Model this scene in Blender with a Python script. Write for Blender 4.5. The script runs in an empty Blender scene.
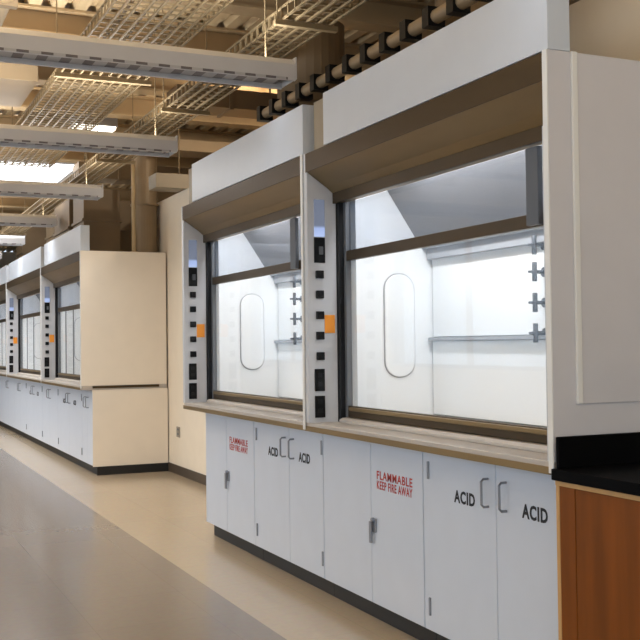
import bpy, bmesh, math, random
from mathutils import Vector, Matrix
random.seed(7)
scene = bpy.context.scene
COL = scene.collection

# ------------------------------------------------------------------ materials
def srgb(r, g, b):
    def c(v):
        v /= 255.0
        return v / 12.92 if v <= 0.04045 else ((v + 0.055) / 1.055) ** 2.4
    return (c(r), c(g), c(b), 1.0)

def mat(name, rgb, rough=0.5, metal=0.0, noise=0.04, scale=6.0, spec=0.5, stretch=(1, 1, 1), coat=0.0):
    m = bpy.data.materials.new(name); m.use_nodes = True
    nt = m.node_tree; b = nt.nodes['Principled BSDF']
    b.inputs['Roughness'].default_value = rough
    b.inputs['Metallic'].default_value = metal
    b.inputs['Specular IOR Level'].default_value = spec
    b.inputs['Coat Weight'].default_value = coat
    tc = nt.nodes.new('ShaderNodeTexCoord'); mp = nt.nodes.new('ShaderNodeMapping')
    mp.inputs['Scale'].default_value = stretch
    nz = nt.nodes.new('ShaderNodeTexNoise'); nz.inputs['Scale'].default_value = scale
    nz.inputs['Detail'].default_value = 4
    rp = nt.nodes.new('ShaderNodeValToRGB')
    c = srgb(*rgb)
    rp.color_ramp.elements[0].position = 0.3; rp.color_ramp.elements[1].position = 0.7
    rp.color_ramp.elements[0].color = [v * (1 - noise) for v in c[:3]] + [1]
    rp.color_ramp.elements[1].color = [min(1, v * (1 + noise)) for v in c[:3]] + [1]
    L = nt.links.new
    L(tc.outputs['Object'], mp.inputs['Vector']); L(mp.outputs['Vector'], nz.inputs['Vector'])
    L(nz.outputs['Fac'], rp.inputs['Fac']); L(rp.outputs['Color'], b.inputs['Base Color'])
    return m

def emat(name, rgb, strength):
    m = bpy.data.materials.new(name); m.use_nodes = True
    b = m.node_tree.nodes['Principled BSDF']
    b.inputs['Base Color'].default_value = (0.02, 0.02, 0.02, 1)
    b.inputs['Emission Color'].default_value = srgb(*rgb)
    b.inputs['Emission Strength'].default_value = strength
    return m

def screen_mat(name):
    m = bpy.data.materials.new(name); m.use_nodes = True
    nt = m.node_tree; b = nt.nodes['Principled BSDF']
    b.inputs['Base Color'].default_value = srgb(70, 74, 82); b.inputs['Roughness'].default_value = 0.12
    tc = nt.nodes.new('ShaderNodeTexCoord'); sx = nt.nodes.new('ShaderNodeSeparateXYZ')
    rp = nt.nodes.new('ShaderNodeValToRGB')
    e = rp.color_ramp.elements
    e[0].position = 0.0; e[0].color = srgb(190, 210, 255)
    e[1].position = 0.30; e[1].color = srgb(112, 120, 140)
    k = rp.color_ramp.elements.new(0.22); k.color = srgb(170, 190, 240)
    L = nt.links.new
    L(tc.outputs['Generated'], sx.inputs['Vector']); L(sx.outputs['Z'], rp.inputs['Fac'])
    L(rp.outputs['Color'], b.inputs['Emission Color'])
    b.inputs['Emission Strength'].default_value = 0.75
    return m

def glass_mat(name, tint, refl=1.0):
    m = bpy.data.materials.new(name); m.use_nodes = True
    nt = m.node_tree; nt.nodes.clear()
    out = nt.nodes.new('ShaderNodeOutputMaterial'); mx = nt.nodes.new('ShaderNodeMixShader')
    tr = nt.nodes.new('ShaderNodeBsdfTransparent'); tr.inputs['Color'].default_value = tint
    gl = nt.nodes.new('ShaderNodeBsdfGlossy'); gl.inputs['Roughness'].default_value = 0.02
    fr = nt.nodes.new('ShaderNodeFresnel'); fr.inputs['IOR'].default_value = 1.35
    ml = nt.nodes.new('ShaderNodeMath'); ml.operation = 'MULTIPLY'; ml.inputs[1].default_value = refl
    L = nt.links.new
    L(fr.outputs['Fac'], ml.inputs[0]); L(ml.outputs[0], mx.inputs['Fac'])
    L(tr.outputs[0], mx.inputs[1]); L(gl.outputs[0], mx.inputs[2]); L(mx.outputs[0], out.inputs['Surface'])
    return m

def stripe_mat(name, c0, c1, period, duty):
    m = bpy.data.materials.new(name); m.use_nodes = True
    nt = m.node_tree; b = nt.nodes['Principled BSDF']; L = nt.links.new; N = nt.nodes.new
    tc = N('ShaderNodeTexCoord'); sx = N('ShaderNodeSeparateXYZ'); L(tc.outputs['Object'], sx.inputs[0])
    d = N('ShaderNodeMath'); d.operation = 'DIVIDE'; d.inputs[1].default_value = period; L(sx.outputs['X'], d.inputs[0])
    f = N('ShaderNodeMath'); f.operation = 'FRACT'; L(d.outputs[0], f.inputs[0])
    g = N('ShaderNodeMath'); g.operation = 'GREATER_THAN'; g.inputs[1].default_value = duty; L(f.outputs[0], g.inputs[0])
    mx = N('ShaderNodeMix'); mx.data_type = 'RGBA'; mx.inputs['A'].default_value = srgb(*c0); mx.inputs['B'].default_value = srgb(*c1)
    L(g.outputs[0], mx.inputs['Factor']); L(mx.outputs['Result'], b.inputs['Base Color']); b.inputs['Roughness'].default_value = 0.5
    return m

def floor_mat():
    m = bpy.data.materials.new('vinyl_tile_floor'); m.use_nodes = True
    nt = m.node_tree; b = nt.nodes['Principled BSDF']; L = nt.links.new; N = nt.nodes.new
    tc = N('ShaderNodeTexCoord'); sx = N('ShaderNodeSeparateXYZ'); ge = N('ShaderNodeNewGeometry'); L(ge.outputs['Position'], sx.inputs[0])
    br = N('ShaderNodeTexBrick'); L(tc.outputs['Object'], br.inputs['Vector'])
    br.offset = 0.0
    br.inputs['Scale'].default_value = 1.0; br.inputs['Brick Width'].default_value = 0.61
    br.inputs['Row Height'].default_value = 0.61; br.inputs['Mortar Size'].default_value = 0.002
    br.inputs['Color1'].default_value = (1, 1, 1, 1); br.inputs['Color2'].default_value = (0.965, 0.965, 0.965, 1)
    br.inputs['Mortar'].default_value = (0.86, 0.86, 0.86, 1)
    nz = N('ShaderNodeTexNoise'); nz.inputs['Scale'].default_value = 30; L(tc.outputs['Object'], nz.inputs['Vector'])
    # greyer tone over the aisle, warmer beige tone along the hoods
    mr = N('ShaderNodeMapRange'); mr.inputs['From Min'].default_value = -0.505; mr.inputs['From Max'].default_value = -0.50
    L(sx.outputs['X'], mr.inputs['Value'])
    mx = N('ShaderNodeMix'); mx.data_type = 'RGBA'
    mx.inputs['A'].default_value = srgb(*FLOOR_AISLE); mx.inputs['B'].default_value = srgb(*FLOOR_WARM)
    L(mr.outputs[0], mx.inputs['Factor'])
    m2 = N('ShaderNodeMix'); m2.data_type = 'RGBA'; m2.blend_type = 'MULTIPLY'; m2.inputs['Factor'].default_value = 1
    L(mx.outputs['Result'], m2.inputs['A']); L(br.outputs['Color'], m2.inputs['B'])
    m3 = N('ShaderNodeMix'); m3.data_type = 'RGBA'; m3.blend_type = 'OVERLAY'; m3.inputs['Factor'].default_value = 0.10
    L(m2.outputs['Result'], m3.inputs['A']); L(nz.outputs['Color'], m3.inputs['B'])
    L(m3.outputs['Result'], b.inputs['Base Color'])
    b.inputs['Roughness'].default_value = 0.18; b.inputs['Specular IOR Level'].default_value = 0.5
    return m

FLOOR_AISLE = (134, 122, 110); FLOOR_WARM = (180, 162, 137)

M = dict(
    white=mat('white_enamel', (206, 212, 222), 0.32, noise=0.015),
    panel=mat('white_panel_paint', (198, 203, 210), 0.35, noise=0.015),
    endp=mat('shaded_end_panel', (203, 199, 200), 0.45, noise=0.02),  # greyer copy of the cream end panel, its shade put into the colour
    rib=mat('pale_rib_paint', (225, 222, 216), 0.4, noise=0.01),
    cream=mat('cream_end_panel', (240, 228, 210), 0.5, noise=0.015),
    wallp=mat('cream_wall_paint', (234, 220, 198), 0.7, noise=0.02),
    post=mat('light_grey_post', (196, 196, 198), 0.4, noise=0.015),
    liner=mat('white_hood_liner', (236, 238, 240), 0.45, noise=0.01),
    baffle=mat('pale_grey_baffle', (158, 160, 166), 0.5, noise=0.015),
    bronze=mat('brushed_bronze', (140, 118, 82), 0.38, metal=0.75, noise=0.12, scale=5, stretch=(1, 0.25, 1)),
    bronzed=mat('dark_bronze', (74, 58, 36), 0.42, metal=0.6, noise=0.12, scale=5, stretch=(1, 0.25, 1)),
    tanm=mat('tan_filler_metal', (150, 137, 116), 0.55, noise=0.03),
    top=mat('grey_worktop_resin', (184, 175, 165), 0.35, noise=0.04, scale=14),
    black=mat('black_plastic', (7, 7, 8), 0.4, noise=0.1, spec=0.25),
    track=mat('dark_sash_track', (20, 20, 22), 0.45, noise=0.1, spec=0.3),
    trackg=mat('grey_sash_jamb', (120, 122, 126), 0.4, metal=0.3, noise=0.05),
    dgrey=mat('dark_grey_cover', (92, 95, 100), 0.5, noise=0.05),
    orange=mat('orange_tag', (240, 150, 40), 0.5, noise=0.02),
    red=mat('red_lettering', (190, 60, 48), 0.6, noise=0.04),
    ink=mat('black_lettering', (30, 30, 34), 0.6, noise=0.05),
    valve=mat('grey_valve_metal', (96, 98, 104), 0.4, metal=0.5, noise=0.05),
    steel=mat('satin_steel', (150, 152, 158), 0.3, metal=0.8, noise=0.05),
    seam=mat('grey_seam', (120, 122, 128), 0.6, noise=0.03),
    kick=mat('black_vinyl_base', (24, 22, 21), 0.5, noise=0.1),
    base=mat('dark_brown_vinyl', (74, 62, 50), 0.5, noise=0.08),
    resin=mat('black_epoxy_resin', (4, 4, 5), 0.6, noise=0.2, spec=0.06),
    wood=mat('orange_brown_wood', (122, 66, 16), 0.5, noise=0.2, scale=3.0, spec=0.2, stretch=(5, 5, 0.5)),
    woodl=mat('light_wood_edge', (196, 150, 92), 0.5, noise=0.08, scale=5, stretch=(5, 5, 0.6)),
    fix=mat('fixture_grey_enamel', (200, 198, 198), 0.4, noise=0.02),
    fixd=mat('fixture_louver', (70, 66, 70), 0.5, noise=0.05),
    deck=mat('tan_steel_deck', (198, 173, 133), 0.6, noise=0.10, scale=1.5),
    beam=mat('brown_steel_beam', (176, 149, 110), 0.6, noise=0.12, scale=2),
    duct=mat('brown_duct', (152, 130, 100), 0.5, metal=0.2, noise=0.12, scale=2),
    ductd=mat('dark_brown_duct', (116, 96, 70), 0.5, metal=0.25, noise=0.15, scale=2),
    tand=mat('tan_duct_wrap', (172, 148, 114), 0.6, noise=0.06, scale=2),
    wire=mat('galvanised_wire', (142, 122, 90), 0.5, metal=0.2, noise=0.06),
    pipe=mat('tan_pipe', (190, 164, 122), 0.5, noise=0.06),
    plate=mat('outlet_plate', (150, 138, 122), 0.5, noise=0.03),
    glass=glass_mat('sash_glass', (0.98, 0.985, 0.985, 1), 0.10),
    uglass=glass_mat('upper_sash_glass', (0.80, 0.82, 0.85, 1), 0.10),
    wglass=glass_mat('window_glass', (0.95, 0.97, 0.98, 1), 0.6),
    screen=screen_mat('display_glow'),
    lens=emat('lamp_lens', (255, 252, 246), 3.0),
    sky=emat('lit_skylight', (250, 252, 255), 5.0),
    bulb=emat('lamp_bulb', (255, 248, 232), 6.0),
    frame=mat('window_frame_paint', (170, 168, 164), 0.5, noise=0.02),
)
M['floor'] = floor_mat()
M['louver'] = stripe_mat('louver_slats', (112, 106, 106), (176, 174, 174), 0.125, 0.45)
M['dash'] = stripe_mat('vent_dashes', (104, 97, 96), (180, 178, 178), 0.125, 0.5)

# ------------------------------------------------------------------ mesh builder
class MB:
    def __init__(self): self.bm = bmesh.new()
    def box(self, x0, x1, y0, y1, z0, z1):
        v = [self.bm.verts.new(p) for p in ((x0, y0, z0), (x1, y0, z0), (x1, y1, z0), (x0, y1, z0),
                                            (x0, y0, z1), (x1, y0, z1), (x1, y1, z1), (x0, y1, z1))]
        for f in ((0, 3, 2, 1), (4, 5, 6, 7), (0, 1, 5, 4), (1, 2, 6, 5), (2, 3, 7, 6), (3, 0, 4, 7)):
            self.bm.faces.new([v[i] for i in f])
        return self
    def prism(self, prof, a0, a1, axis='y'):
        def P(p, a):
            return {'y': (p[0], a, p[1]), 'x': (a, p[0], p[1]), 'z': (p[0], p[1], a)}[axis]
        A = [self.bm.verts.new(P(p, a0)) for p in prof]; B = [self.bm.verts.new(P(p, a1)) for p in prof]
        n = len(prof)
        self.bm.faces.new(A); self.bm.faces.new(B[::-1])
        for i in range(n):
            self.bm.faces.new((A[i], B[i], B[(i + 1) % n], A[(i + 1) % n]))
        return self
    def tube(self, pts, r, n=8):
        pts = [Vector(p) for p in pts]; rings = []
        for i, p in enumerate(pts):
            d = (pts[min(i + 1, len(pts) - 1)] - pts[max(i - 1, 0)]).normalized()
            a = d.orthogonal().normalized() if not rings else (rings[-1][1] - d * rings[-1][1].dot(d)).normalized()
            b = d.cross(a)
            rings.append(([self.bm.verts.new(p + (a * math.cos(2 * math.pi * k / n) + b * math.sin(2 * math.pi * k / n)) * r) for k in range(n)], a))
        for (A, _), (B, _) in zip(rings, rings[1:]):
            for k in range(n):
                self.bm.faces.new((A[k], A[(k + 1) % n], B[(k + 1) % n], B[k]))
        self.bm.faces.new(rings[0][0][::-1]); self.bm.faces.new(rings[-1][0])
        return self
    def build(self, name, m, parent=None, bevel=0.0, smooth=False):
        bmesh.ops.recalc_face_normals(self.bm, faces=self.bm.faces)
        off = Vector(parent['_w']) if parent is not None else None
        if off is None:
            xs = [v.co.copy() for v in self.bm.verts]
            lo = Vector([min(c[i] for c in xs) for i in range(3)]); hi = Vector([max(c[i] for c in xs) for i in range(3)])
            off = Vector(((lo.x + hi.x) / 2, (lo.y + hi.y) / 2, lo.z))
            base = off
        bmesh.ops.translate(self.bm, verts=self.bm.verts, vec=-off)
        me = bpy.data.meshes.new(name); self.bm.to_mesh(me); self.bm.free()
        if smooth:
            for p in me.polygons: p.use_smooth = True
        me.materials.append(m)
        o = bpy.data.objects.new(name, me); COL.objects.link(o)
        if parent is not None: o.parent = parent
        else: o.location = base
        o['_w'] = tuple(off)
        if bevel > 0:
            b = o.modifiers.new('edge', 'BEVEL'); b.width = bevel; b.segments = 2; b.limit_method = 'ANGLE'
        if smooth:
            try:
                w = o.modifiers.new('wn', 'WEIGHTED_NORMAL')
            except Exception: pass
        return o

def box(name, m, parent, x0, x1, y0, y1, z0, z1, bevel=0.0):
    return MB().box(x0, x1, y0, y1, z0, z1).build(name, m, parent, bevel)

def thing(name, label, cat, loc, group=None):
    o = bpy.data.objects.new(name, None); o.empty_display_size = 0.1; COL.objects.link(o)
    o.location = loc; o['_w'] = tuple(loc); o['label'] = label; o['category'] = cat
    if group: o['group'] = group
    return o

def tag(o, label, cat, group=None, kind=None):
    o['label'] = label; o['category'] = cat
    if group: o['group'] = group
    if kind: o['kind'] = kind
    return o

def struct(o):
    o['kind'] = 'structure'; return o

def text_mesh(name, lines, y_left, z_top, z_bot, width, xface, m, parent, bold=0.034):
    """Lettering on a surface that faces -X; reads left to right toward -Y."""
    n = len(lines); step = (z_top - z_bot) / n
    bm = bmesh.new()
    for i, t in enumerate(lines):
        cu = bpy.data.curves.new('lettering_source', 'FONT'); cu.body = t; cu.size = 1.0; cu.space_character = 1.12
        cu.offset = bold; cu.extrude = 0.004; cu.resolution_u = 3
        ob = bpy.data.objects.new('lettering_source', cu); COL.objects.link(ob)
        dg = bpy.context.evaluated_depsgraph_get(); dg.update()
        me = bpy.data.meshes.new_from_object(ob.evaluated_get(dg))
        xs = [v.co.x for v in me.vertices]; ys = [v.co.y for v in me.vertices]
        x0, x1, y0, y1 = min(xs), max(xs), min(ys), max(ys)
        sx = width / (x1 - x0); h = step * (0.86 if n > 1 else 1.0); sy = h / (y1 - y0)
        zb = z_top - step * i - h
        off = len(bm.verts); bm.from_mesh(me); bm.verts.ensure_lookup_table()
        for v in bm.verts[off:]:
            x, y, z = v.co
            v.co = Vector((xface - 0.0012 - z * 0.1, y_left - (x - x0) * sx, zb + (y - y0) * sy))
        bpy.data.objects.remove(ob); bpy.data.meshes.remove(me); bpy.data.curves.remove(cu)
    b = MB(); b.bm.free(); b.bm = bm
    return b.build(name, m, parent)

# ------------------------------------------------------------------ setting
XW = 0.86          # wall behind the hoods
ZC = 4.1
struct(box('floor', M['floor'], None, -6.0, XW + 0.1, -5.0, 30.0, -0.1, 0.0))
struct(box('wall_right', M['wallp'], None, XW, XW + 0.12, -5.0, 30.0, 0.0, 3.09))
struct(box('wall_far', M['wallp'], None, -6.0, 4.0, 30.0, 30.12, 0.0, ZC))
b = MB(); b.box(-6.0, 4.0, -5.12, -5.0, 0.0, 0.9); b.box(-6.0, 4.0, -5.12, -5.0, 3.4, ZC)
for x0, x1 in ((-6.0, -5.7), (-2.75, -2.45), (0.5, 4.0)): b.box(x0, x1, -5.12, -5.0, 0.9, 3.4)
struct(b.build('wall_back', M['wallp']))
FILL_WINS = [(-5.7, -2.75), (-2.45, 0.5)]  # unseen windows added behind the camera for fill light
for i, (a, c) in enumerate(FILL_WINS):
    w = bpy.data.objects.new('window_%d' % (i + 5), None); COL.objects.link(w)
    w.location = ((a + c) / 2, -5.06, 0.9); w['_w'] = tuple(w.location); struct(w)
    f = MB()
    f.box(a, c, -5.1, -5.02, 0.9, 0.96); f.box(a, c, -5.1, -5.02, 3.34, 3.4)
    for x in (a, (a + c) / 2 - 0.03, c - 0.06): f.box(x, x + 0.06, -5.1, -5.02, 0.96, 3.34)
    f.build('window_frame', M['frame'], w)
    box('pane', M['wglass'], w, a + 0.06, c - 0.06, -5.065, -5.055, 0.96, 3.34)
# the space over the wall opens to a service zone, closed by its own wall
struct(box('wall_service', M['wallp'], None, 4.0, 4.12, -5.0, 30.0, 3.09, ZC))
struct(box('trim_1', M['tand'], None, XW + 0.12, 4.0, -5.0, 30.0, 3.03, 3.09))

# wall_left with three window openings
zs, zt = 1.0, 3.2
wins = [(-3.0, 2.0), (4.0, 9.0), (11.0, 16.0), (18.0, 23.0)]
b = MB(); b.box(-6.12, -6.0, -5.0, 30.0, 0.0, zs); b.box(-6.12, -6.0, -5.0, 30.0, zt, ZC)
edges = [-5.0] + [v for w in wins for v in w] + [30.0]
for i in range(0, len(edges), 2): b.box(-6.12, -6.0, edges[i], edges[i + 1], zs, zt)
struct(b.build('wall_left', M['wallp']))
for i, (a, c) in enumerate(wins):
    w = bpy.data.objects.new('window_%d' % (i + 1), None); COL.objects.link(w)
    w.location = (-6.06, (a + c) / 2, zs); w['_w'] = tuple(w.location); struct(w)
    f = MB()
    f.box(-6.1, -6.02, a, c, zs, zs + 0.06); f.box(-6.1, -6.02, a, c, zt - 0.06, zt)
    for y in (a, (a + c) / 2 - 0.03, c - 0.06): f.box(-6.1, -6.02, y, y + 0.06, zs + 0.06, zt - 0.06)
    f.build('window_frame', M['frame'], w)
    box('pane', M['wglass'], w, -6.065, -6.055, a + 0.06, c - 0.06, zs + 0.06, zt - 0.06)
# baseboard on the wall between the two rows
struct(box('baseboard_right', M['base'], None, XW - 0.012, XW, 7.6, 11.34, 0.0, 0.10, 0.004))

# ribbed steel deck
b = MB()
prof = []
x = -6.0
while x < 4.0:
    prof += [(x, ZC), (x + 0.09, ZC), (x + 0.11, ZC + 0.05), (x + 0.16, ZC + 0.05)]
    x += 0.18
prof += [(x, ZC), (x, ZC + 0.12), (-6.0, ZC + 0.12)]
struct(b.prism(prof, -5.0, 30.0, 'y').build('ceiling', M['deck']))
bpy.data.objects['ceiling']['kind'] = 'structure'

# ------------------------------------------------------------------ fume hoods
ZT = 0.985   # worktop surface
ZH = 2.47    # top of the hood cabinet
def hood(Y0, Y1, label, first_end='endp', far=False, top_until=None, panes=0, valve_dy=0.98, cover_dy=0.315):
    r = thing('fume_hood', label, 'fume hood', (0.35, (Y0 + Y1) / 2, ZT), 'fume hoods along the wall')
    xf = -0.12
    near_m = M[first_end]
    # near end panel
    p = MB(); p.box(xf, 0.84, Y0, Y0 + 0.028, ZT, ZH)
    ep = p.build('end_panel', near_m, r, 0.002)
    if first_end == 'endp':
        q = MB(); q.box(-0.022, 0.003, Y0 - 0.012, Y0, 1.19, ZH); q.build('rib', M['rib'], ep, 0.003)
        q = MB(); q.box(0.003, 0.84, Y0 - 0.006, Y0, 1.19, ZH - 0.01); q.build('inset_panel', near_m, ep, 0.002)
    box('edge_trim', M['rib'], r, xf - 0.006, xf - 0.0005, Y0, Y0 + 0.028, ZT - 0.04, ZH, 0.001)
    # far end panel with the controls on its inner face (it faces the viewer)
    yc = Y1 - 0.035
    box('end_panel', M['post'], r, xf, 0.84, yc + 0.002, Y1 - 0.002, ZT, ZH, 0.002)
    cp = MB()
    cp.prism([(xf, ZT), (0.055, ZT), (0.055, 2.21), (0.042, 2.25), (0.0, 2.285), (xf, 2.365)], yc - 0.01, yc, 'y')
    cp = cp.build('control_panel', M['post'], r, 0.0015)
    yf = yc - 0.01
    sc = box('display_screen', M['screen'], cp, -0.08, -0.016, yf - 0.006, yf, 2.01, 2.215, 0.002)
    bk = box('switch_box', M['black'], cp, -0.082, -0.016, yf - 0.008, yf, 1.865, 2.005, 0.002)
    box('key_switch', M['dgrey'], bk, -0.055, -0.03, yf - 0.012, yf - 0.008, 1.91, 1.955, 0.002)
    for z in (1.80, 1.69, 1.575, 1.463, 1.35):
        box('gas_switch', M['black'], cp, -0.075, -0.03, yf - 0.02, yf, z - 0.022, z + 0.022, 0.004)
    for z0, z1 in ((1.157, 1.28), (1.012, 1.132)):
        ot = box('power_outlet', M['black'], cp, -0.087, -0.026, yf - 0.008, yf, z0, z1, 0.003)
        for dz in (0.03, 0.08):
            box('socket', M['track'], ot, -0.07, -0.043, yf - 0.0095, yf - 0.008, z0 + dz - 0.004, z0 + dz + 0.02)
    box('orange_tag', M['orange'], cp, -0.022, 0.04, yf - 0.004, yf, 1.477, 1.577, 0.001)['label'] = 'orange tag'
    # near post, mirrored and plain
    box('near_post', M['post'], r, xf + 0.002, 0.05, Y0 + 0.028, Y0 + 0.045, ZT, 2.2, 0.002)
    # sash tracks
    box('sash_track', M['track'], r, 0.057, 0.105, yf - 0.03, yc, ZT, 2.24, 0.002)
    box('sash_jamb', M['trackg'], r, 0.085, 0.115, yf - 0.062, yf - 0.031, ZT + 0.005, 2.235, 0.002)
    box('sash_track', M['track'], r, 0.057, 0.105, Y0 + 0.03, Y0 + 0.09, ZT, 2.2, 0.002)
    # canopy across the front
    cn = MB()
    cn.prism([(xf, ZH - 0.005), (xf, 2.366), (0.0, 2.287), (0.042, 2.25), (0.05, 2.20), (0.10, 2.20), (0.10, ZH - 0.005)], Y0 + 0.029, yc + 0.001, 'y')
    cn = cn.build('canopy', M['bronze'], r, 0.002)
    box('canopy_shade_band', M['bronzed'], cn, xf - 0.004, xf, Y0 + 0.03, yc, 2.362, ZH - 0.005, 0.001)  # shade of the upright canopy face put into a darker bronze
    box('lower_lip', M['bronzed'], cn, 0.034, 0.049, Y0 + 0.03, yc - 0.012, 2.196, 2.255, 0.002)  # lower face darkened the same way, its shade in the colour
    # roof of the hood
    box('roof_panel', M['panel'], r, 0.10, 0.84, Y0 + 0.028, yc + 0.002, ZH - 0.03, ZH, 0.0)
    # liner
    yl = Y1 - 0.17; yn = Y0 + 0.10
    sw = box('side_liner', M['liner'], r, 0.115, 0.84, yl, yc + 0.002, ZT, ZH - 0.03)
    box('side_liner', M['liner'], r, 0.11, 0.84, Y0 + 0.03, yn, ZT, ZH - 0.03)
    box('back_liner', M['liner'], r, 0.80, 0.84, yn, yl, ZT, ZH - 0.03)
    # stadium shaped access panel on the far side liner
    q = MB(); pr = []
    xa, xb, za, zb = 0.285, 0.47, 1.23, 1.80; rr = 0.085
    for cx, cz, a0 in ((xb - rr, zb - rr, 0), (xa + rr, zb - rr, 90), (xa + rr, za + rr, 180), (xb - rr, za + rr, 270)):
        for k in range(7):
            t = math.radians(a0 + 15 * k); pr.append((cx + rr * math.cos(t), cz + rr * math.sin(t)))
    ap = q.prism(pr, yl - 0.014, yl, 'y').build('access_panel', M['liner'], sw, 0.004)
    q = MB(); cx, cz = (xa + xb) / 2, (za + zb) / 2
    ring = [((p[0] - cx) * 1.0 + cx, yl - 0.0035, (p[1] - cz) * 1.0 + cz) for p in pr]
    q.tube(ring + [ring[0], ring[1]], 0.006, 6); q.build('gasket', M['baffle'], sw)
    # baffles
    bw0, bw1 = yn, yl - 0.012
    box('lower_baffle', M['liner'], r, 0.585, 0.60, bw0, bw1, ZT + 0.03, 1.425, 0.002)
    box('upper_baffle', M['liner'], r, 0.59, 0.605, bw0, bw1, 1.45, 1.90, 0.002)
    box('baffle_ledge', M['baffle'], r, 0.555, 0.60, bw0, bw1, 1.427, 1.446, 0.002)
    box('top_rail', M['baffle'], r, 0.555, 0.60, bw0, bw1, 1.885, 1.95, 0.002)
    box('back_gap', M['baffle'], r, 0.66, 0.68, bw0, bw1, ZT, 1.9)
    sl = MB(); sl.prism([(0.25, 2.36), (0.53, 1.945), (0.60, 1.945), (0.60, 2.0), (0.31, 2.42), (0.25, 2.42)], bw0, bw1 + 0.010, 'y')
    slo = sl.build('sloped_baffle', M['baffle'], r, 0.0)
    # small highlight on the sloped baffle, put in as a pale sliver
    ym = Y0 + 0.30 * (Y1 - Y0)
    q = MB(); q.prism([(0.363, 2.185), (0.375, 2.167), (0.380, 2.172), (0.368, 2.190)], ym, ym + 0.07, 'y'); q.build('baffle_highlight', M['rib'], slo)
    # lamp box at the top
    box('lamp_lens', M['lens'], r, 0.115, 0.235, Y0 + 0.35, Y1 - 0.45, 2.40, 2.435, 0.0)
    # gas valves on the back baffle
    yv = Y0 + valve_dy
    for z in (1.872, 1.745, 1.60, 1.457):
        v = MB(); x = 0.585
        v.tube([(x, yv, z), (x - 0.075, yv, z)], 0.009); v.tube([(x - 0.06, yv, z - 0.045), (x - 0.06, yv, z + 0.045)], 0.012)
        v.tube([(x - 0.06, yv, z), (x - 0.095, yv, z)], 0.006)
        v.tube([(x, yv, z), (x - 0.008, yv, z)], 0.024, 12)
        v.build('gas_valve', M['valve'], r, smooth=True)
    # sash
    ys0, ys1 = Y0 + 0.05, yf - 0.062
    s = MB(); s.box(0.085, 0.115, ys0, ys1, 1.012, 1.075)
    s = s.build('sash_bottom_rail', M['bronzed'], r, 0.004)
    box('sash_handle', M['bronze'], s, 0.066, 0.0845, ys0 + 0.05, ys1 - 0.05, 1.05, 1.07, 0.004)
    box('sash_bar', M['bronzed'], r, 0.085, 0.115, ys0, ys1, 1.875, 1.93, 0.003)
    box('sash_pane', M['glass'], r, 0.097, 0.103, ys0 + 0.002, ys1 - 0.002, 1.076, 1.874)
    box('sash_pane', M['uglass'], r, 0.104, 0.109, ys0 + 0.002, ys1 - 0.002, 1.931, 2.199)
    for k in range(panes):
        y = ys0 + (ys1 - ys0) * (k + 1) / (panes + 1)
        box('pane_stile', M['trackg'], r, 0.088, 0.0965, y - 0.02, y + 0.02, 1.076, 1.874, 0.002)
    # end cover of the upper sash
    box('sash_end_cover', M['dgrey'], r, 0.06, 0.084, Y0 + cover_dy, Y0 + cover_dy + 0.08, 1.88, 2.19, 0.002)
    # sill foil
    fo = MB(); fo.prism([(0.03, 1.0), (0.05, 1.011), (0.13, 1.011), (0.14, 1.0), (0.14, 0.986), (0.03, 0.986)], ys0, ys1, 'y')
    fo.build('airfoil_sill', M['top'], r, 0.002)
    # enclosure panels above
    t1 = top_until if top_until else Y1 - 0.27
    box('enclosure_panel', M['panel'], r, xf, -0.02, Y0 - 0.0, t1, ZH + 0.001, 2.75, 0.002)
    box('filler_panel', M['tanm'], r, -0.075, -0.045, t1 + 0.0, Y1 - 0.05 if not far else Y1 - 0.002, ZH + 0.001, 2.75, 0.002)
    # light
    L = bpy.data.lights.new('hood_lamp', 'AREA'); L.shape = 'RECTANGLE'
    L.size = 0.12; L.size_y = (Y1 - Y0) - 0.8; L.energy = HOOD_W * ((Y1 - Y0) / 2.2) * (0.3 if far else 1.0); L.color = (0.95, 0.975, 1.0)
    lo = bpy.data.objects.new('hood_lamp', L); COL.objects.link(lo); lo.parent = r
    lo.location = Vector((0.175, (Y0 + Y1) / 2 - 0.05, 2.395)) - Vector(r['_w'])
    lo.rotation_euler = (0, math.radians(-12), 0)
    return r
HOOD_W = 20.5; BACK_FILL_E = 60.0; WIN_E = 72.0

hood(3.01, 5.218, 'white fume hood nearest the camera, beside the black bench top')
hood(5.222, 7.54, 'white fume hood directly behind the nearest one, its left post against the cream wall', first_end='post', valve_dy=1.66, cover_dy=0.545)
h3 = hood(11.34, 13.95, 'far fume hood behind the blank cream end panel', first_end='cream', far=True, panes=4)
hood(13.954, 17.3, 'middle fume hood of the distant row, second beyond the cream end panel', first_end='post', far=True, panes=4)
hood(17.304, 20.2, 'last fume hood of the distant row, at the left edge of view', first_end='post', far=True, panes=4)

# ------------------------------------------------------------------ worktops
def worktop(Y0, Y1, label, endm=None):
    w = thing('worktop', label, 'worktop', (0.35, (Y0 + Y1) / 2, 0.94), 'hood worktops')
    box('work_surface', M['top'], w, -0.112, 0.84, Y0, Y1, 0.94, ZT, 0.003)
    box('front_lip', M['bronze'], w, -0.1195, -0.1125, Y0 + 0.03, Y1, 0.938, 0.966, 0.001)
    if endm: box('end_strip', M['bronzed'], w, 0.0, 0.75, Y0 - 0.006, Y0 - 0.0005, 0.955, 0.982, 0.001)
    return w
worktop(3.01, 7.54, 'pale worktop with bronze front lip under the two near fume hoods')
worktop(11.34, 20.2, 'pale worktop of the distant hood row, dark strip on its cream end', True)

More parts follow.
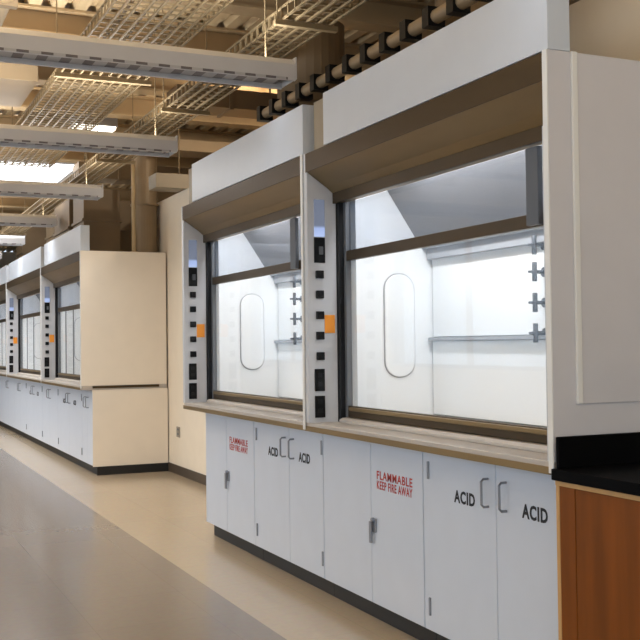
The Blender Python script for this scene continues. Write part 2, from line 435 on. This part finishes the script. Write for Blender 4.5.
# ------------------------------------------------------------------ base cabinets
def latch(parent, y, z, m):
    q = MB(); q.box(-0.010, 0.0, y - 0.030, y + 0.012, z - 0.035, z + 0.035); q.build('latch_plate', m, parent, 0.003)
    q = MB(); q.box(-0.024, -0.0102, y - 0.006, y + 0.014, z - 0.09, z + 0.02); q.tube([(-0.01, y - 0.022, z + 0.03), (-0.028, y - 0.022, z + 0.03)], 0.012, 10)
    return q.build('latch_lever', m, parent, 0.003)

def pull(parent, y, z0, z1):
    q = MB(); x0, x1 = -0.0, -0.034
    q.tube([(x0, y, z0), (x1 + 0.01, y, z0), (x1, y, z0 + 0.01), (x1, y, z1 - 0.01), (x1 + 0.01, y, z1), (x0, y, z1)], 0.0055)
    return q.build('handle', M['steel'], parent, smooth=False)

def cabinet(Y0, Y1, ysm, kind, label, group, endm=None, acid=None):
    c = thing('base_cabinet', label, 'cabinet', (0.35, (Y0 + Y1) / 2, 0.0), group)
    g = 0.002
    box('carcass', M['white'], c, 0.02, 0.78, Y0 + 0.001, Y1 - 0.001, 0.10, 0.938, 0.0)
    box('toe_kick', M['kick'], c, 0.06, 0.76, Y0 + 0.001, Y1 - 0.001, 0.0, 0.0995, 0.0)
    box('back_seam', M['seam'], c, 0.0185, 0.0198, Y0 + 0.003, Y1 - 0.003, 0.105, 0.93)
    dl = box('door', M['white'], c, 0.0, 0.0184, ysm + g, Y1 - 0.003, 0.105, 0.932, 0.003)   # left as seen
    dr = box('door', M['white'], c, 0.0, 0.0184, Y0 + 0.003, ysm - g, 0.105, 0.932, 0.003)   # right as seen
    wl, wr = Y1 - ysm, ysm - Y0
    if kind == 'acid':
        for d, y in ((dl, Y1 - 0.055), (dr, Y0 + 0.012)):
            for z in (0.835, 0.215):
                q = MB(); q.tube([(-0.004, y, z - 0.04), (-0.004, y, z + 0.04)], 0.006, 8); q.build('hinge', M['steel'], d)
        pull(dl, ysm + 0.055, 0.735, 0.85); pull(dr, ysm - 0.075, 0.735, 0.85)
        a, b_ = acid if acid else (0.34, -0.15)
        text_mesh('acid_lettering', ['ACID'], ysm + a, 0.774, 0.718, 0.165, 0.0, M['ink'], dl)['label'] = 'black word ACID'
        text_mesh('acid_lettering', ['ACID'], ysm + b_, 0.782, 0.724, 0.165, 0.0, M['ink'], dr)['label'] = 'black word ACID'
    elif kind == 'plain':
        pull(dl, ysm + 0.055, 0.735, 0.85); pull(dr, ysm - 0.075, 0.735, 0.85)
    else:
        latch(dr, ysm - 0.03, 0.50, M['steel'])
        text_mesh('warning_lettering', ['FLAMMABLE', 'KEEP FIRE AWAY'], ysm - 0.07, 0.778, 0.680, min(0.36, wr - 0.11), 0.0, M['red'], dr, 0.016)['label'] = 'red words FLAMMABLE KEEP FIRE AWAY'
    if endm:
        box('end_panel', M[endm], c, 0.0, 0.85, Y0 - 0.004, Y0, 0.095, 0.938, 0.002)
        box('end_base', M['kick'], c, 0.045, 0.85, Y0 - 0.008, Y0 + 0.0005, 0.0, 0.0945, 0.0)
    return c
gN = 'white base cabinets under the near hoods'
cabinet(3.012, 4.155, 3.562, 'acid', 'white acid cabinet nearest the camera, right against the brown wood bench', gN, acid=(0.32, -0.182))
cabinet(4.156, 5.263, 4.682, 'flam', 'white flammables cabinet with large red lettering, under the nearest hood', gN)
cabinet(5.264, 6.354, 5.757, 'acid', 'white acid cabinet between the two flammables cabinets of the near row', gN)
cabinet(6.355, 7.37, 6.90, 'flam', 'white flammables cabinet at the far left end of the near row, beside the cream wall', gN)
gF = 'white base cabinets of the distant hood row'
FAR = [(11.345, 11.90, 'plain', 'narrow white cabinet whose cream end faces the camera, first of the distant row'),
       (11.90, 13.45, 'acid', 'wide white acid cabinet just beyond the narrow cabinet with the cream end'),
       (13.45, 14.60, 'plain', 'distant white cabinet without lettering, between the two distant acid cabinets'),
       (14.60, 16.10, 'acid', 'second white acid cabinet of the distant row, farther than the wide one'),
       (16.10, 17.30, 'plain', 'distant white cabinet without lettering, just beyond the farther acid cabinet'),
       (17.30, 18.75, 'plain', 'distant white cabinet without lettering, second from the far end of its row'),
       (18.75, 20.20, 'plain', 'last white cabinet of the distant row, at the left edge of view')]
for i, (y0, y1, k, n) in enumerate(FAR):
    cabinet(y0, y1, (y0 + y1) / 2, k, n, gF, 'cream' if i == 0 else None, acid=(0.40, -0.26))

# ------------------------------------------------------------------ wood bench with black top
t = thing('wood_bench', 'orange brown wood bench cabinet under the black top at the right edge', 'bench cabinet', (0.3, 2.4, 0.0))
box('carcass', M['wood'], t, -0.10, 0.80, 1.6, 3.004, 0.08, 0.924, 0.0)
box('toe_kick', M['kick'], t, -0.04, 0.78, 1.62, 3.0, 0.0, 0.08)
box('edge_stile', M['woodl'], t, -0.122, -0.1005, 2.985, 3.004, 0.085, 0.915, 0.002)
box('stile', M['wood'], t, -0.121, -0.1005, 2.90, 2.984, 0.085, 0.915, 0.002)
d = box('door', M['wood'], t, -0.120, -0.1005, 2.26, 2.898, 0.09, 0.905, 0.003)
pull_z = 0.78
q = MB(); q.tube([(-0.121, 2.33, 0.72), (-0.15, 2.33, 0.73), (-0.15, 2.33, 0.83), (-0.121, 2.33, 0.84)], 0.006); q.build('handle', M['steel'], d)
box('door', M['wood'], t, -0.120, -0.1005, 1.62, 2.256, 0.09, 0.905, 0.003)
box('top_rail', M['woodl'], t, -0.124, -0.1005, 1.6, 3.004, 0.906, 0.9235, 0.001)
t = thing('bench_top', 'black epoxy bench top with upstand against the hood end panel', 'bench top', (0.3, 2.4, 0.925))
box('top_slab', M['resin'], t, -0.14, 0.85, 1.6, 3.006, 0.925, 0.965, 0.003)
box('upstand', M['resin'], t, -0.125, 0.85, 2.978, 2.996, 0.9655, 1.078, 0.003)

# wall outlet
t = thing('wall_outlet', 'grey wall outlet on the cream wall left of the near hoods', 'outlet', (XW, 10.98, 0.41))
pl = box('cover_plate', M['plate'], t, XW - 0.008, XW - 0.0005, 10.90, 11.02, 0.41, 0.525, 0.002)
for z in (0.435, 0.485): box('socket', M['dgrey'], pl, XW - 0.010, XW - 0.008, 10.935, 10.985, z, z + 0.022)

# ------------------------------------------------------------------ pendant lights
def pendant(y, label, x1=-0.06, x0=-5.2):
    t = thing('pendant_light', label, 'ceiling light', ((x0 + x1) / 2, y, 2.93), 'long pendant lights across the aisle')
    h = MB(); w = 0.11
    h.prism([(y - w, 2.95), (y - w, 3.03), (y - w * 0.6, 3.07), (y + w * 0.6, 3.07), (y + w, 3.03), (y + w, 2.95), (y + w - 0.012, 2.95),
             (y + w - 0.012, 3.02), (y - w + 0.012, 3.02), (y - w + 0.012, 2.95)], x0, x1 - 0.01, 'x')
    h.build('housing', M['fix'], t)
    box('end_cap', M['fix'], t, x1 - 0.0095, x1, y - w - 0.002, y + w + 0.002, 2.945, 3.074, 0.003)
    box('end_cap', M['fix'], t, x0 - 0.0095, x0 - 0.0005, y - w - 0.002, y + w + 0.002, 2.945, 3.074, 0.003)
    box('louver', M['louver'], t, x0 + 0.05, x1 - 0.05, y - w + 0.013, y + w - 0.013, 2.962, 2.975)
    for sy in (-1, 1):
        a, b_ = sorted((y + sy * (w + 0.0045), y + sy * (w + 0.0065)))
        box('vent_strip', M['dash'], t, x0 + 0.05, x1 - 0.06, a, b_, 2.937, 2.951)
    rims = MB()
    rims.box(x0, x1 - 0.01, y - w - 0.004, y - w + 0.014, 2.936, 2.9495); rims.box(x0, x1 - 0.01, y + w - 0.014, y + w + 0.004, 2.936, 2.9495)
    rims.build('rim', M['fix'], t)
    for x in (x1 - 0.15, (x0 + x1) / 2, x0 + 0.5):
        if abs(y - 15.8) < 0.1 and x > -4.5: continue
        q = MB(); q.tube([(x, y, 3.071), (x, y, ZC - 0.001)], 0.004, 6); q.build('hanger_rod', M['wire'], t)
    for z, up in ((2.93, False), (3.085, True)):
        L = bpy.data.lights.new('pendant_lamp', 'AREA'); L.shape = 'RECTANGLE'
        L.size = x1 - x0 - 0.2; L.size_y = 0.16; L.energy = PEND_UP if up else (PEND_DOWN if y < 7 else 40.0)
        L.color = (0.97, 0.985, 1.0) if up else (0.97, 0.985, 1.0)
        L.spread = math.radians(175 if up else 140)
        o = bpy.data.objects.new('pendant_lamp', L); COL.objects.link(o); o.parent = t
        o.location = Vector(((x0 + x1) / 2, y, z)) - Vector(t['_w'])
        if up: o.rotation_euler = (math.pi, 0, 0)
    return t
PEND_DOWN = 7.0; PEND_UP = 72.0
for y, l in ((0.5, 'pendant light strip out of view above the camera'),
             (3.02, 'pendant light strip out of view just ahead of the camera'),
             (5.54, 'nearest long grey pendant light, at the top of the picture'),
             (7.93, 'long grey pendant light second from the top, its end near the brown duct'),
             (10.57, 'long pale pendant light third from the top, above the distant hoods'),
             (13.2, 'fourth pendant light from the top, far off at the left edge'),
             (15.8, 'fifth pendant light from the top, very far at the left edge'),
             (18.4, 'most distant pendant light above the end of the aisle')):
    if y > 5: pendant(y, l)
for y in (0.5, 3.02):
    pendant(y, 'long pendant light over the near aisle, above the frame' if y > 2 else 'long pendant light over the aisle behind the camera')

# ------------------------------------------------------------------ ceiling services
# beams across the aisle
for y in (3.3, 4.4, 6.0, 7.1, 8.3, 9.75, 10.9, 12.35, 13.8, 17.4, 18.65, 19.7, 21.0, 23.0, 26.0):
    bb = MB()
    bb.box(-6.0, 4.0, y - 0.10, y + 0.10, ZC - 0.22, ZC - 0.20); bb.box(-6.0, 4.0, y - 0.012, y + 0.012, ZC - 0.20, ZC - 0.02); bb.box(-6.0, 4.0, y - 0.10, y + 0.10, ZC - 0.02, ZC - 0.001)
    struct(bb.build('beam', M['beam']))

def tray(x0, x1, y0, y1, z, label, h=0.07):
    t = thing('cable_tray', label, 'cable tray', ((x0 + x1) / 2, (y0 + y1) / 2, z), None)
    q = MB(); r = 0.006
    n = max(2, int(round((x1 - x0) / 0.07)))
    for k in range(n + 1):
        x = x0 + (x1 - x0) * k / n
        q.box(x - r, x + r, y0, y1, z, z + 2 * r)
    y = y0
    while y < y1:
        q.box(x0, x1, y - r, y + r, z + 2 * r, z + 4 * r); y += 0.10
    for x in (x0, x1):
        q.box(x - r, x + r, y0, y1, z + h, z + h + 2 * r)
        y = y0
        while y < y1:
            q.box(x - r, x + r, y - r, y + r, z, z + h); y += 0.10
    q.build('wire_basket', M['wire'], t)
    c = MB(); random.seed(3)
    for k in range(4):
        x = x0 + (x1 - x0) * (0.2 + 0.2 * k)
        c.tube([(x + random.uniform(-.02, .02), y0 + (y1 - y0) * j / 12, z + 0.04) for j in range(13)], 0.012, 6)
    c.build('cable_bundle', M['ductd'], t)
    y = y0 + 0.5
    while y < y1:
        if 14.0 < y < 17.1: y += 2.4; continue
        s = MB(); s.box(x0 - 0.05, x1 + 0.05, y - 0.02, y + 0.02, z - 0.03, z - 0.0005)
        for x in (x0 - 0.03, x1 + 0.03): s.tube([(x, y, z - 0.001), (x, y, ZC - 0.001)], 0.005, 6)
        s.build('trapeze_hanger', M['wire'], t); y += 2.4
    return t
tray(-0.95, -0.30, 5.0, 12.2, 3.50, 'wide wire mesh cable tray running the length of the aisle')
tray(-0.12, 0.18, 5.0, 24.0, 3.30, 'narrow wire mesh cable tray above the hood fronts')

# conduits that run on top of the near hoods
def run(name, label, cat, x, z, r, y0, y1, m, clamp=0.6, cm=None, group=None):
    t = thing(name, label, cat, (x, (y0 + y1) / 2, z), group)
    q = MB(); q.tube([(x, y0, z), (x, y1, z)], r, 12); q.build('pipe_run', m, t, smooth=True)
    y = y0 + 0.1
    while y < y1:
        c = MB(); c.box(x - r - 0.012, x + r + 0.012, y - 0.03, y + 0.03, z - r - 0.012, z + r + 0.012); c.build('pipe_clamp', cm or M['black'], t); y += clamp
    y = y0 + 0.4
    while y < y1:
        if 14.0 < y < 17.1 or (y > 5 and y1 < 7): y += 2.5; continue
        c = MB(); c.tube([(x, y, z + r), (x, y, ZC - 0.001)], 0.006, 6); c.build('hanger_rod', M['wire'], t); y += 2.5
    return t
run('conduit', 'grey brown conduit with black clamps along the top of the near hoods', 'conduit', 0.12, 2.96, 0.035, 3.0, 6.4, M['duct'], 0.22)
run('pipe', 'tan pipe running along the aisle ceiling, left of the wide cable tray', 'pipe', -1.6, 3.45, 0.06, 3.0, 24.0, M['pipe'], 1.5, M['duct'])

# ducts across the aisle
def xduct(x0, x1, y, z0, z1, w, m, label):
    t = thing('air_duct', label, 'duct', ((x0 + x1) / 2, y, z0), None)
    box('duct_run', m, t, x0, x1, y - w / 2, y + w / 2, z0, z1, 0.004)
    x = x0 + 0.5
    while x < x1:
        box('flange', m, t, x, x + 0.04, y - w / 2 - 0.015, y + w / 2 + 0.015, z0 - 0.015, z1 + 0.015, 0.002); x += 1.2
    for x in (x0 + 0.3, x1 - 0.3):
        q = MB(); q.tube([(x, y, z1 + 0.001), (x, y, ZC - 0.001)], 0.006, 6); q.build('hanger_rod', M['wire'], t)
    return t
xduct(0.3, 3.8, 9.2, 3.62, 3.80, 0.35, M['ductd'], 'dark brown duct crossing above the near hoods')
xduct(0.53, 3.8, 10.75, 3.0955, 3.25, 0.3, M['tanm'], 'short tan duct resting over the cream wall corner')
xduct(-0.9, 3.8, 11.3, 3.60, 3.73, 0.4, M['tand'], 'tan duct crossing the ceiling beyond the dark duct')
xduct(-4.5, -0.99, 9.2, 3.62, 3.92, 1.0, M['tand'], 'broad tan duct box at the upper left, beside the wide cable tray')
xduct(0.2, 3.8, 13.2, 3.55, 3.75, 0.4, M['duct'], 'brown duct crossing far above the distant hoods')
xduct(-4.5, -0.3, 19.0, 3.64, 3.85, 0.5, M['duct'], 'distant brown duct at the far left, beyond the skylight')

# exhaust ducts rising from the distant hood
def riser(y0, y1, x0, x1, m, label, roundy=False, z0=ZH + 0.001, z1=3.6):
    t = thing('exhaust_duct', label, 'duct', ((x0 + x1) / 2, (y0 + y1) / 2, z0), None)
    if roundy:
        q = MB(); q.tube([((x0 + x1) / 2, (y0 + y1) / 2, z0 + 0.02), ((x0 + x1) / 2, (y0 + y1) / 2, z1)], (x1 - x0) / 2, 28); q.build('duct_shell', m, t, smooth=False)
        for z in (z0, (z0 + z1) / 2):
            q = MB(); q.tube([((x0 + x1) / 2, (y0 + y1) / 2, z), ((x0 + x1) / 2, (y0 + y1) / 2, z + 0.02)], (x1 - x0) / 2 + 0.02, 28); q.build('flange', m, t)
    else:
        box('duct_shell', m, t, x0, x1, y0, y1, z0, z1, 0.004)
        for z in (z0 + 0.02, (z0 + z1) / 2): box('flange', m, t, x0 - 0.02, x1 + 0.02, y0 - 0.02, y1 + 0.02, z, z + 0.03, 0.002)
    return t
riser(11.75, 12.35, 0.0, 0.42, M['ductd'], 'dark brown square exhaust duct on the first distant hood', z1=3.22)
riser(11.55, 11.85, 0.55, 0.84, M['duct'], 'round brown exhaust duct on the first distant hood, beside the cream wall', True)
riser(12.6, 13.6, 0.0, 0.80, M['ductd'], 'dark brown plenum on the first distant hood, behind the other exhaust ducts', z1=3.22)
riser(15.2, 15.9, 0.28, 0.7, M['ductd'], 'exhaust duct on the second distant hood')
riser(18.3, 19.0, 0.28, 0.7, M['ductd'], 'exhaust duct on the last distant hood')
riser(4.0, 4.5, 0.2, 0.7, M['ductd'], 'exhaust duct rising from the nearest hood', True)
riser(6.2, 6.7, 0.25, 0.72, M['ductd'], 'exhaust duct rising from the second near hood', True)
t = thing('drain_pipe', 'thin pale vertical pipe between the brown exhaust ducts', 'pipe', (0.50, 11.45, ZH))
q = MB(); q.tube([(0.50, 11.45, ZH + 0.002), (0.50, 11.45, 3.5)], 0.022, 12); q.build('pipe_run', M['pipe'], t, smooth=True)
box('floor_flange', M['pipe'], t, 0.46, 0.54, 11.41, 11.49, ZH + 0.001, ZH + 0.012, 0.001)

# skylight far down the aisle and a small lamp
t = thing('skylight', 'bright white skylight panel in the ceiling above the distant aisle', 'skylight', (-1.8, 15.7, ZC - 0.14))
box('diffuser', M['sky'], t, -4.4, 0.50, 14.5, 16.9, ZC - 0.12, ZC - 0.11)
fr = MB(); fr.box(-4.46, 0.56, 14.42, 14.5, ZC - 0.14, ZC - 0.001); fr.box(-4.46, 0.56, 16.9, 16.98, ZC - 0.14, ZC - 0.001)
fr.box(-4.46, -4.4, 14.5, 16.9, ZC - 0.14, ZC - 0.001); fr.box(0.5, 0.56, 14.5, 16.9, ZC - 0.14, ZC - 0.001)
fr.build('frame', M['fix'], t)
t = thing('ceiling_lamp', 'small bright ceiling lamp beyond the second pendant light', 'lamp', (0.18, 11.95, ZC - 0.16))
box('lamp_lens', M['bulb'], t, -0.05, 0.40, 11.85, 12.1, ZC - 0.16, ZC - 0.13)
box('lamp_housing', M['fix'], t, -0.07, 0.42, 11.83, 12.12, ZC - 0.13, ZC - 0.001)
t = thing('spot_lamp', 'small bright lamp under the ceiling just left of the near hood panel', 'lamp', (1.43, 9.57, 3.72))
box('lamp_head', M['bulb'], t, 1.38, 1.47, 9.53, 9.63, 3.74, 3.82, 0.01)
q = MB(); q.tube([(1.43, 9.58, 3.82), (1.43, 9.58, ZC - 0.001)], 0.01, 8); q.build('stem', M['black'], t)

L = bpy.data.lights.new('spot_lamp_light', 'POINT'); L.energy = 38; L.color = (1.0, 0.9, 0.75); L.shadow_soft_size = 0.06
o = bpy.data.objects.new('spot_lamp_light', L); COL.objects.link(o); o.location = (1.43, 9.42, 3.70)
# ------------------------------------------------------------------ left window light, added fill from behind
for (a, c) in wins:
    L = bpy.data.lights.new('daylight_or_fill', 'AREA'); L.shape = 'RECTANGLE'; L.size = zt - zs; L.size_y = c - a
    L.energy = WIN_E; L.color = (0.66, 0.82, 1.0)
    o = bpy.data.objects.new('daylight_or_fill', L); COL.objects.link(o)
    o.location = (-6.3, (a + c) / 2, (zs + zt) / 2); o.rotation_euler = (0, math.radians(-90), 0)
for (a, c) in FILL_WINS:
    L = bpy.data.lights.new('daylight_or_fill', 'AREA'); L.shape = 'RECTANGLE'; L.size = c - a; L.size_y = 2.5  # fill lamp added outside each unseen back window
    L.energy = BACK_FILL_E; L.color = (0.94, 0.97, 1.0)
    o = bpy.data.objects.new('daylight_or_fill', L); COL.objects.link(o)
    o.location = ((a + c) / 2, -5.3, 2.15); o.rotation_euler = (math.radians(90), 0, 0)
w = bpy.data.worlds.new('World'); scene.world = w; w.use_nodes = True
w.node_tree.nodes['Background'].inputs['Color'].default_value = (0.75, 0.87, 1.0, 1)
w.node_tree.nodes['Background'].inputs['Strength'].default_value = 1.0

# ------------------------------------------------------------------ camera
F = 1030.0; roll = 0.012; vpx = -148.0; hy = 343.4
yaw = math.atan2(320 - vpx, F); pit = math.atan2(hy - 320, F)
fw = Vector((math.sin(yaw) * math.cos(pit), math.cos(yaw) * math.cos(pit), math.sin(pit)))
r0 = Vector((math.cos(yaw), -math.sin(yaw), 0)); u0 = r0.cross(fw)
r = r0 * math.cos(roll) - u0 * math.sin(roll); u = u0 * math.cos(roll) + r0 * math.sin(roll)
cam = bpy.data.cameras.new('camera'); cam.sensor_width = 36; cam.lens = 36 * F / 640; cam.clip_end = 200
co = bpy.data.objects.new('camera', cam); COL.objects.link(co)
mw = Matrix((( r.x, u.x, -fw.x, -2.4), (r.y, u.y, -fw.y, 0.0), (r.z, u.z, -fw.z, 1.42), (0, 0, 0, 1)))
co.matrix_world = mw
scene.camera = co

scene.view_settings.view_transform = 'Standard'
scene.view_settings.look = 'None'
scene.view_settings.exposure = 0.17
scene.view_settings.gamma = 1.0
scene.view_settings.use_curve_mapping = False
for o in bpy.data.objects:
    if '_w' in o: del o['_w']
